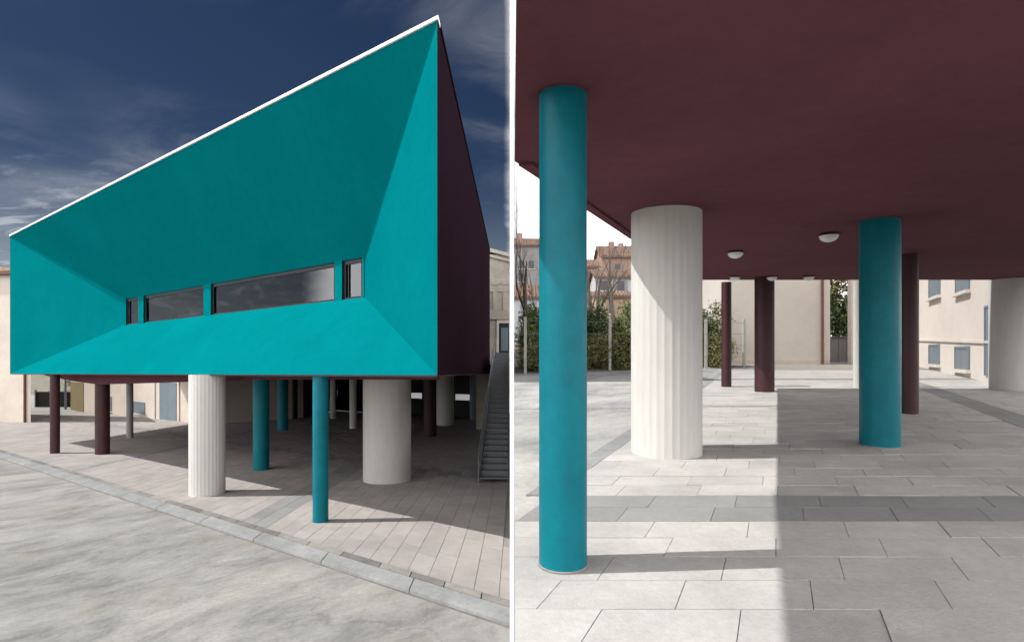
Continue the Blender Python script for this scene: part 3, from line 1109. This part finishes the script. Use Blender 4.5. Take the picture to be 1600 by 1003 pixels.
def cream_long():
    b = empty('cream_long_building', 'cream rendered building with blue door and ochre door behind the maroon columns', 'building')
    a, c = Vector((-53.5, 69.8)), Vector((-26.0, 49.9))
    d = (c - a).normalized()
    n = Vector((d.y, -d.x))
    z0 = zl(70) - 0.3
    z1 = zl(60) + 8.5
    back = -n * 9
    P = [a, c, c + back, a + back]
    boxes('wall', [([(p.x, p.y, z0) for p in P], [(p.x, p.y, z1) for p in P])], 'cream', b)
    boxes('roof', [([(p.x, p.y, z1 + 0.002) for p in [a + n * 0.4, c + n * 0.4, c + back, a + back]],
                    [(p.x, p.y, z1 + 0.4) for p in [a + n * 0.4, c + n * 0.4, c + back, a + back]])], 'terracotta', b)

    def at(px):
        # distance along the wall where the sight line of that column of the facade falls
        k = (px - 800) / 900
        return (k * a.y - a.x) / (d.x - k * d.y)

    def g(s):
        return zl((a + d * s).y)
    s0, s1 = at(250), at(276)
    window_on(b, a, d, n, s0, s1, g(s0) + 0.02, g(s0) + 3.6, 'blue', 'blue_door', False)
    s0, s1 = at(209), at(227)
    window_on(b, a, d, n, s0, s1, g(s0) + 0.35, g(s0) + 1.55, 'blue')
    s0, s1 = at(165), at(175)
    window_on(b, a, d, n, s0, s1, g(s0) + 0.3, g(s0) + 1.9, 'blue')
    s0, s1 = at(111), at(131)
    window_on(b, a, d, n, s0, s1, g(s0) + 0.02, g(s0) + 3.4, 'ochre', 'ochre_door', False)
    for s in (at(243), at(281)):
        q = a + d * s + n * 0.06
        tube('conduit', [(q.x, q.y, g(s)), (q.x, q.y, g(s) + 6)], 0.05, 'pale', b)
    q = a + d * at(104) + n * 0.1
    tube('downpipe', [(q.x, q.y, g(at(104))), (q.x, q.y, z1)], 0.12, 'steel_dark', b)
    # plinth band
    c4 = [a + n * 0.03, a + d * at(250) + n * 0.03, a + d * at(250) + n * 0.001, a + n * 0.001]
    return b


cream_long()


def dark_gate():
    g = empty('dark_gate', 'dark panelled gate in the passage beside the cream corner building', 'gate')
    for k in range(4):
        x0 = -62.0 + k * 1.95
        boxes('gate_panel', [lbox(x0, x0 + 1.9, 75.0, 75.12, 0.0, 2.0, f=lw)], 'dark', g)
    for k in range(5):
        x0 = -62.03 + k * 1.95
        boxes('gate_post', [lbox(x0 - 0.06, x0 + 0.06, 74.9, 75.2, 0.0, 2.3, f=lw)], 'steel_dark', g)


dark_gate()


# ------------------------------------------------------------------ vegetation
def leaves(name, blobs, count, size, mt, parent, seed=1, clump=9):
    rnd = random.Random(seed)
    V, F = [], []
    tot = sum(b[1][0] * b[1][1] * b[1][2] for b in blobs)
    for c, r in blobs:
        nb = max(4, int(count * r[0] * r[1] * r[2] / tot / clump))
        for _ in range(nb):
            while True:
                d = Vector((rnd.uniform(-1, 1), rnd.uniform(-1, 1), rnd.uniform(-1, 1)))
                if 0.15 < d.length < 1:
                    break
            d = d.normalized() * (d.length ** 0.45)
            wob = 1 + 0.45 * mnoise.noise(Vector((d.x * 2.1 + seed, d.y * 2.1, d.z * 2.1 + c[0])))
            ctr = Vector((c[0] + d.x * r[0] * wob, c[1] + d.y * r[1] * wob, c[2] + d.z * r[2] * wob))
            for _ in range(clump):
                p = ctr + Vector((rnd.gauss(0, 1), rnd.gauss(0, 1), rnd.gauss(0, 1))) * size * 1.8
                nrm = (d * 0.6 + Vector((rnd.gauss(0, 1), rnd.gauss(0, 1), rnd.gauss(0, 1) + 0.4))).normalized()
                t = nrm.orthogonal().normalized()
                t = (t * math.cos(rnd.uniform(0, 6.28)) + nrm.cross(t) * math.sin(rnd.uniform(0, 6.28)))
                t = (t - nrm * t.dot(nrm)).normalized()
                s = nrm.cross(t)
                ln = size * rnd.uniform(0.7, 1.5)
                wd_ = ln * 0.32
                k = len(V)
                V += [p - t * ln, p + s * wd_, p + t * ln, p - s * wd_]
                F.append((k, k + 1, k + 2, k + 3))
    me = bpy.data.meshes.new(name)
    me.from_pydata([tuple(v) for v in V], [], F)
    me.materials.append(M[mt])
    return link(bpy.data.objects.new(name, me), parent)


def shrub(x, y, w, h, mt, label, seed, ground=zr, count=7500, size=0.06):
    s = empty('shrub', label, 'shrub', 'shrubs behind the wire fence')
    z = ground(y)
    blobs = []
    rnd = random.Random(seed)
    for k in range(9):
        blobs.append(((x + rnd.uniform(-0.55, 0.55) * w, y + rnd.uniform(-0.3, 0.5), z + h * rnd.uniform(0.2, 0.72)),
                      (w * rnd.uniform(0.30, 0.5), 0.55, h * rnd.uniform(0.22, 0.34))))
    leaves('foliage', blobs, count, size, mt, s, seed)
    V, F = [], []
    for k in range(7):
        a = rnd.uniform(0, 6.28)
        pts = [(x + 0.1 * math.cos(a), y + 0.1 * math.sin(a), z - 0.05), (x + 0.3 * w * math.cos(a), y + 0.25 * math.sin(a), z + h * 0.45),
               (x + 0.45 * w * math.cos(a), y + 0.4 * math.sin(a), z + h * rnd.uniform(0.7, 1.0))]
        v, f = tube_verts(pts, [0.03, 0.02, 0.006], 5)
        kk = len(V)
        V += v
        F += [tuple(i + kk for i in ff) for ff in f]
    mesh('stems', V, F, 'bark', s)
    return s


SHRUBS = [
    (0.62, 20.6, 0.60, 2.5, 'leaf_mid', 'dark green shrub by the white mast, behind the fence'),
    (0.95, 18.9, 0.55, 0.95, 'leaf_olive', 'low yellowish shrub by the fence post next to the mast'),
    (1.75, 19.9, 0.8, 1.2, 'leaf_mid', 'low green shrub hidden partly by the closest teal column'),
    (2.95, 21.6, 0.9, 2.6, 'leaf_dark', 'tall dark shrub just beside the closest teal column'),
    (3.05, 20.0, 0.75, 1.15, 'leaf_olive', 'low olive shrub in front of the tall dark one'),
    (4.35, 21.4, 0.95, 2.45, 'leaf_mid', 'tall mid green shrub touching the edge of the broad white column'),
    (4.15, 20.2, 0.7, 1.35, 'leaf_olive', 'low olive shrub at the foot of the fence post'),
    (6.2, 22.0, 1.1, 2.4, 'leaf_dark', 'dark shrub hidden mostly behind the broad white column'),
    (7.35, 21.6, 0.75, 2.25, 'leaf_mid', 'green shrub between the broad white column and the slim maroon one'),
    (7.6, 20.9, 0.6, 1.1, 'leaf_olive', 'low olive shrub at the foot of the slim maroon column'),
]
for k, (x, y, w, h, mt, lab) in enumerate(SHRUBS):
    shrub(x, y, w, h, mt, lab, 20 + k)


def bare_tree(x, y, h, label, seed, ground=zr, spread=0.30, xmin=0.25):
    t = empty('bare_tree', label, 'tree', 'leafless trees behind the shrubs')
    rnd = random.Random(seed)
    z = ground(y)
    TV, TF, BV, BF = [], [], [], []

    def add(V, F, pts, rads, n):
        v, f = tube_verts(pts, rads, n)
        k = len(V)
        V += v
        F += [tuple(i + k for i in ff) for ff in f]

    def grow(p, d, ln, r, lvl):
        pts, rads = [p], [r]
        q = Vector(p)
        dd = Vector(d)
        for i in range(4):
            dd = (dd + Vector((rnd.gauss(0, 0.10), rnd.gauss(0, 0.10), 0.06))).normalized()
            q = q + dd * ln / 4
            if q.x < xmin:
                q.x = xmin + 0.02
            pts.append(tuple(q))
            rads.append(r * (1 - 0.17 * (i + 1)))
        if lvl == 0:
            add(TV, TF, pts, rads, 9)
        else:
            add(BV, BF, pts, rads, 5)
        if lvl >= 4:
            return
        for k in range(4 if lvl < 2 else 3):
            i = rnd.choice((1, 2, 3, 4)) if lvl else rnd.choice((2, 3, 4))
            a = rnd.uniform(0, 6.28)
            nd = (dd + Vector((math.cos(a) * spread * 2.0, math.sin(a) * spread * 2.0, rnd.uniform(0.0, 0.4)))).normalized()
            grow(Vector(pts[i]), nd, ln * rnd.uniform(0.50, 0.72), rads[i] * 0.55, lvl + 1)
    grow(Vector((x, y, z - 0.1)), Vector((0, 0, 1)), h * 0.45, h * 0.017, 0)
    mesh('trunk', TV, TF, 'bark', t, smooth=True)
    mesh('branches', BV, BF, 'bark', t)
    return t


bare_tree(0.95, 33.0, 11.5, 'leafless tree between the mast and the closest teal column', 5, xmin=0.2)
bare_tree(2.0, 48.0, 13.5, 'leafless tree partly behind the closest teal column', 8, xmin=0.3)
bare_tree(5.9, 40.0, 12.0, 'leafless sapling beside the broad white column', 15, spread=0.25)
bare_tree(7.4, 52.0, 15.5, 'thin leafless tree in front of the terracotta roofed house', 11, spread=0.2)
bare_tree(11.0, 60.0, 17.0, 'leafless tree rising beside the gable of the terracotta roofed house', 12, spread=0.2)


def leafy_tree(x, y, h, r, mts, label, seed, ground, group):
    t = empty('leafy_tree', label, 'tree', group)
    z = ground(y)
    rnd = random.Random(seed)
    pts = [(x, y, z - 0.1), (x + 0.1, y, z + h * 0.3), (x - 0.1, y + 0.1, z + h * 0.75)]
    V, F = tube_verts(pts, [0.16, 0.12, 0.04], 8)
    mesh('trunk', V, F, 'bark', t, smooth=True)
    for j, mt in enumerate(mts):
        bl = [((x + rnd.uniform(-0.6, 0.6) * r, y + rnd.uniform(-0.4, 0.4) * r, z + h * rnd.uniform(0.25, 0.9)), (r * 0.5, r * 0.5, h * 0.16)) for _ in range(7)]
        leaves('crown', bl, 2600, 0.11, mt, t, seed + j)
    return t


leafy_tree(15.4, 27.5, 5.2, 1.0, ('leaf_dark', 'leaf_yellow'), 'tree with yellowing leaves in the gap between the cream walls', 31, zr, 'trees beyond the walls')
leafy_tree(-63.5, 84.0, 8.0, 3.0, ('leaf_dark', 'leaf_mid'), 'dark tree beyond the gate beside the cream corner building', 33, zl, 'trees beyond the walls')


# ------------------------------------------------------------------ wire fence
def fence():
    f = empty('wire_fence', 'sparse wire fence with pale posts in front of the shrubs', 'fence')
    pts = [(0.42, 18.3), (1.62, 18.9), (3.28, 19.3), (5.0, 19.7), (6.8, 20.2), (8.3, 20.6)]
    pts[0] = (0.405, 17.6)
    for x, y in pts:
        boxes('fence_post', [lbox(x - 0.045, x + 0.045, y - 0.045, y + 0.045, -0.1, 1.72, f=rw)], 'post', f, bevel=0.01)
    for h in (0.4, 0.8, 1.2, 1.6):
        tube('wire', [rw(x, y - 0.05, h) for x, y in pts], 0.006, 'steel', f, 5)


fence()


# ------------------------------------------------------------------ houses behind the shrubs
def house(name, label, X0, X1, Y, z_eave, z_ridge, depth, wall, roof_mt, wins=(), base=None, chimneys=()):
    b = empty(name, label, 'house', 'houses behind the shrubs')
    z0 = zr(Y) - 0.5
    c = [(X0, Y), (X1, Y), (X1, Y + depth), (X0, Y + depth)]
    boxes('wall', [([(x, y, z0) for x, y in c], [(x, y, z_eave) for x, y in c])], wall, b)
    o = 0.5
    m = Y + depth / 2
    rf = []
    V = [(X0 - o, Y - o, z_eave - 0.15), (X1 + o, Y - o, z_eave - 0.15), (X1 + o, m, z_ridge), (X0 - o, m, z_ridge), (X1 + o, Y + depth + o, z_eave - 0.15), (X0 - o, Y + depth + o, z_eave - 0.15)]
    V2 = [(x, y, z + 0.25) for x, y, z in V]
    R = mesh('roof', V + V2, [(0, 1, 2, 3), (3, 2, 4, 5), (9, 8, 7, 6), (11, 10, 8, 9), (0, 6, 7, 1), (4, 10, 11, 5), (1, 7, 8, 2), (2, 8, 10, 4), (0, 3, 9, 6), (3, 5, 11, 9)], roof_mt, b)
    # gable infill
    mesh('gable', [(X0 + 0.01, Y + 0.01, z_eave), (X0 + 0.01, Y + depth - 0.01, z_eave), (X0 + 0.01, m, z_ridge - 0.05), (X0 + 0.2, Y + 0.01, z_eave), (X0 + 0.2, Y + depth - 0.01, z_eave), (X0 + 0.2, m, z_ridge - 0.05)],
         [(0, 1, 2), (5, 4, 3), (0, 3, 4, 1), (1, 4, 5, 2), (2, 5, 3, 0)], wall, b)
    # tile ridges on the slope facing the viewer
    n = int((X1 - X0 + 2 * o) / 0.45)
    V, F = [], []
    for k in range(n):
        x = X0 - o + 0.2 + k * 0.45
        v, f = tube_verts([(x, Y - o - 0.05, z_eave + 0.12), (x, m, z_ridge + 0.27)], [0.13, 0.13], 6)
        kk = len(V)
        V += v
        F += [tuple(i + kk for i in ff) for ff in f]
    tag(mesh('tile_rows', V, F, roof_mt, R), kind='stuff')
    for (x, z, w, h) in wins:
        wn = empty('window', None, None)
        wn.parent = b
        boxes('frame', [([(x - w / 2, Y - 0.10, z), (x + w / 2, Y - 0.10, z), (x + w / 2, Y - 0.002, z), (x - w / 2, Y - 0.002, z)],
                         [(x - w / 2, Y - 0.10, z + h), (x + w / 2, Y - 0.10, z + h), (x + w / 2, Y - 0.002, z + h), (x - w / 2, Y - 0.002, z + h)])], 'hazed_glass', wn)
        for sd_ in (-1, 1):
            xa, xb = x + sd_ * w * 0.76 - w * 0.24, x + sd_ * w * 0.76 + w * 0.24
            boxes('shutter', [([(xa, Y - 0.09, z), (xb, Y - 0.09, z), (xb, Y - 0.002, z), (xa, Y - 0.002, z)],
                               [(xa, Y - 0.09, z + h), (xb, Y - 0.09, z + h), (xb, Y - 0.002, z + h), (xa, Y - 0.002, z + h)])], 'greywall', wn)
        boxes('sill', [([(x - w * 0.7, Y - 0.2, z - 0.15), (x + w * 0.7, Y - 0.2, z - 0.15), (x + w * 0.7, Y - 0.002, z - 0.15), (x - w * 0.7, Y - 0.002, z - 0.15)],
                        [(x - w * 0.7, Y - 0.2, z - 0.01), (x + w * 0.7, Y - 0.2, z - 0.01), (x + w * 0.7, Y - 0.002, z - 0.01), (x - w * 0.7, Y - 0.002, z - 0.01)])], 'pale', wn)
    for (x, y, z, w, h) in chimneys:
        boxes('chimney', [([(x - w, y - w, z), (x + w, y - w, z), (x + w, y + w, z), (x - w, y + w, z)], [(x - w, y - w, z + h), (x + w, y - w, z + h), (x + w, y + w, z + h), (x - w, y + w, z + h)])], 'pinkwall', b)
    return b


def zpix(Y, py):
    return EYE + (552 - py) * Y / 900.0


def xpix(Y, px):
    return (px - 800) * Y / 900.0


house('white_house', 'bluish white house with terracotta roof and dark shuttered windows', xpix(90, 933), xpix(90, 1030), 90, zpix(90, 434), zpix(94, 424), 8,
      'whitewall', 'terracotta', [(xpix(90, 944), zpix(90, 454), 1.0, 1.5), (xpix(90, 970), zpix(90, 455), 1.1, 1.6), (xpix(90, 1000), zpix(90, 455), 1.1, 1.6)])
house('pink_house', 'tall pinkish house rising behind the bluish white house', xpix(104, 941), xpix(104, 1040), 104, zpix(104, 402), zpix(108, 386), 9,
      'pinkwall', 'terracotta', [(xpix(104, 965), zpix(104, 424), 0.9, 1.3)], chimneys=[(xpix(108, 955), 108, zpix(108, 400), 0.5, 2.6), (xpix(108, 970), 108, zpix(108, 400), 0.45, 2.3)])
house('peach_house', 'low peach walled house in front of the bluish white house', xpix(74, 932), xpix(74, 1050), 74, zpix(74, 464), zpix(77, 459), 6,
      'peach', 'terracotta', [(xpix(74, 955), zpix(74, 490), 0.5, 1.3), (xpix(74, 985), zpix(74, 488), 0.5, 1.1)])
house('red_roofed_house', 'small reddish house between the closest teal column and the white house', xpix(98, 906), xpix(98, 934), 98, zpix(98, 418), zpix(102, 408), 8,
      'pinkwall', 'terracotta', [(xpix(98, 922), zpix(98, 436), 1.0, 1.3), (xpix(98, 922), zpix(98, 458), 1.0, 1.3)])
house('grey_tower_house', 'grey weathered tall house behind the leafless tree by the mast', xpix(120, 804), xpix(120, 866), 120, zpix(120, 384), zpix(124, 374), 9,
      'greywall', 'terracotta', [(xpix(120, 815), zpix(120, 420), 1.1, 1.6), (xpix(120, 830), zpix(120, 420), 1.1, 1.6), (xpix(120, 815), zpix(120, 440), 1.1, 1.6)], chimneys=[(xpix(124, 812), 124, zpix(124, 384), 0.6, 2.6)])
house('orange_roofed_cottage', 'low cottage with orange roof at the foot of the grey tall house', xpix(80, 804), xpix(80, 880), 80, zpix(80, 466), zpix(83, 448), 6,
      'whitewall', 'terracotta', [(xpix(80, 822), zpix(80, 488), 0.8, 1.1)])
house('distant_grey_house', 'plain grey-blue house between the broad white column and the slim maroon one', xpix(60, 1080), xpix(60, 1150), 60, zpix(60, 425), zpix(63, 415), 7,
      'whitewall', 'terracotta', [])


# ------------------------------------------------------------------ cream walls at the far end of the terrace
def terrace_buildings():
    b = empty('cream_wall_building', 'cream rendered building with a thin brown downpipe behind the maroon columns', 'building')
    Y = 23.0

    def X(px, y=Y):
        return (px - 800) * y / 900.0
    z0 = zr(Y) - 0.3
    z1 = zr(Y) + 6.5
    c = [(X(1138), Y), (X(1297), Y), (X(1297), Y + 3.2), (X(1138), Y + 3.2)]
    boxes('wall', [([(x, y, z0) for x, y in c], [(x, y, z1) for x, y in c])], 'pale', b)
    boxes('roof', [([(x, y, z1 + 0.002) for x, y in c], [(x, y, z1 + 0.35) for x, y in c])], 'terracotta', b)
    boxes('plinth', [lbox(X(1138) - 0.01, X(1297) - 0.02, Y - 0.03, Y - 0.002, -0.1, 0.18, f=rw)], 'cream', b)
    tube('downpipe', [(X(1283), Y - 0.09, zr(Y)), (X(1283), Y - 0.09, z1)], 0.05, 'rust', b)

    s = empty('side_gate_wall', 'dark low wall closing the gap between the cream buildings', 'wall', None, 'thing')
    for k in range(3):
        x0 = X(1297, 25) + 0.02 + k * 0.36
        boxes('panel', [lbox(x0, x0 + 0.34, 25.0, 25.1, 0.0, 1.05, f=rw)], 'greywall', s)
    boxes('rail', [lbox(X(1297, 25) + 0.02, X(1297, 25) + 1.1, 24.95, 25.15, 1.052, 1.12, f=rw)], 'steel_dark', s)

    b = empty('sunlit_wing', 'sunlit cream wing with blue-grey shutters and door at the end of the terrace', 'building')
    a, c = Vector((X(1428, 22.2), 22.2)), Vector((11.55, 13.9))
    d = (c - a).normalized()
    n = Vector((d.y, -d.x))
    if n.x > 0:
        n = -n
    back = c * 0.1
    z0 = zr(14) - 0.3
    z1 = zr(20) + 6.5
    P = [a, c, c + back, a + back]
    boxes('wall', [([(p.x, p.y, z0) for p in P], [(p.x, p.y, z1) for p in P])], 'pale', b)
    boxes('roof', [([(p.x, p.y, z1 + 0.002) for p in P], [(p.x, p.y, z1 + 0.35) for p in P])], 'terracotta', b)
    # recessed end wall joining the wing to the cream building
    P = [Vector((X(1330, 23.2), 23.2)), Vector((X(1440, 23.2), 23.2)), Vector((X(1440, 23.2), 23.45)), Vector((X(1330, 23.2), 23.45))]
    boxes('end_wall', [([(p.x, p.y, z0) for p in P], [(p.x, p.y, z1) for p in P])], 'pale', b)

    def at(px):
        k = (px - 800) / 900
        return (k * a.y - a.x) / (d.x - k * d.y)

    def zz(s, py):
        return EYE + (552 - py) * (a + d * s).y / 900
    for x0, x1, y0, y1, nm, mt in ((1453, 1470, 420, 464, 'window', 'blue'), (1495, 1516, 410, 456, 'window', 'blue'), (1453, 1469, 538, 569, 'window', 'blue'),
                                   (1494, 1516, 541, 577, 'window', 'blue'), (1541, 1560, 476, 588, 'blue_door', 'blue')):
        s0, s1 = at(x0), at(x1)
        s0, s1 = min(s0, s1), max(s0, s1)
        window_on(b, a, d, n, s0, s1, zz((s0 + s1) / 2, y1), zz((s0 + s1) / 2, y0), mt, nm, nm == 'window')
    # string course
    s0, s1 = 0.02, (c - a).length - 0.02
    cc = [a + d * s0 + n * 0.05, a + d * s1 + n * 0.05, a + d * s1 + n * 0.001, a + d * s0 + n * 0.001]
    boxes('string_course', [([(p.x, p.y, zr(p.y) + 0.95) for p in cc], [(p.x, p.y, zr(p.y) + 1.02) for p in cc])], 'pale', b)


terrace_buildings()
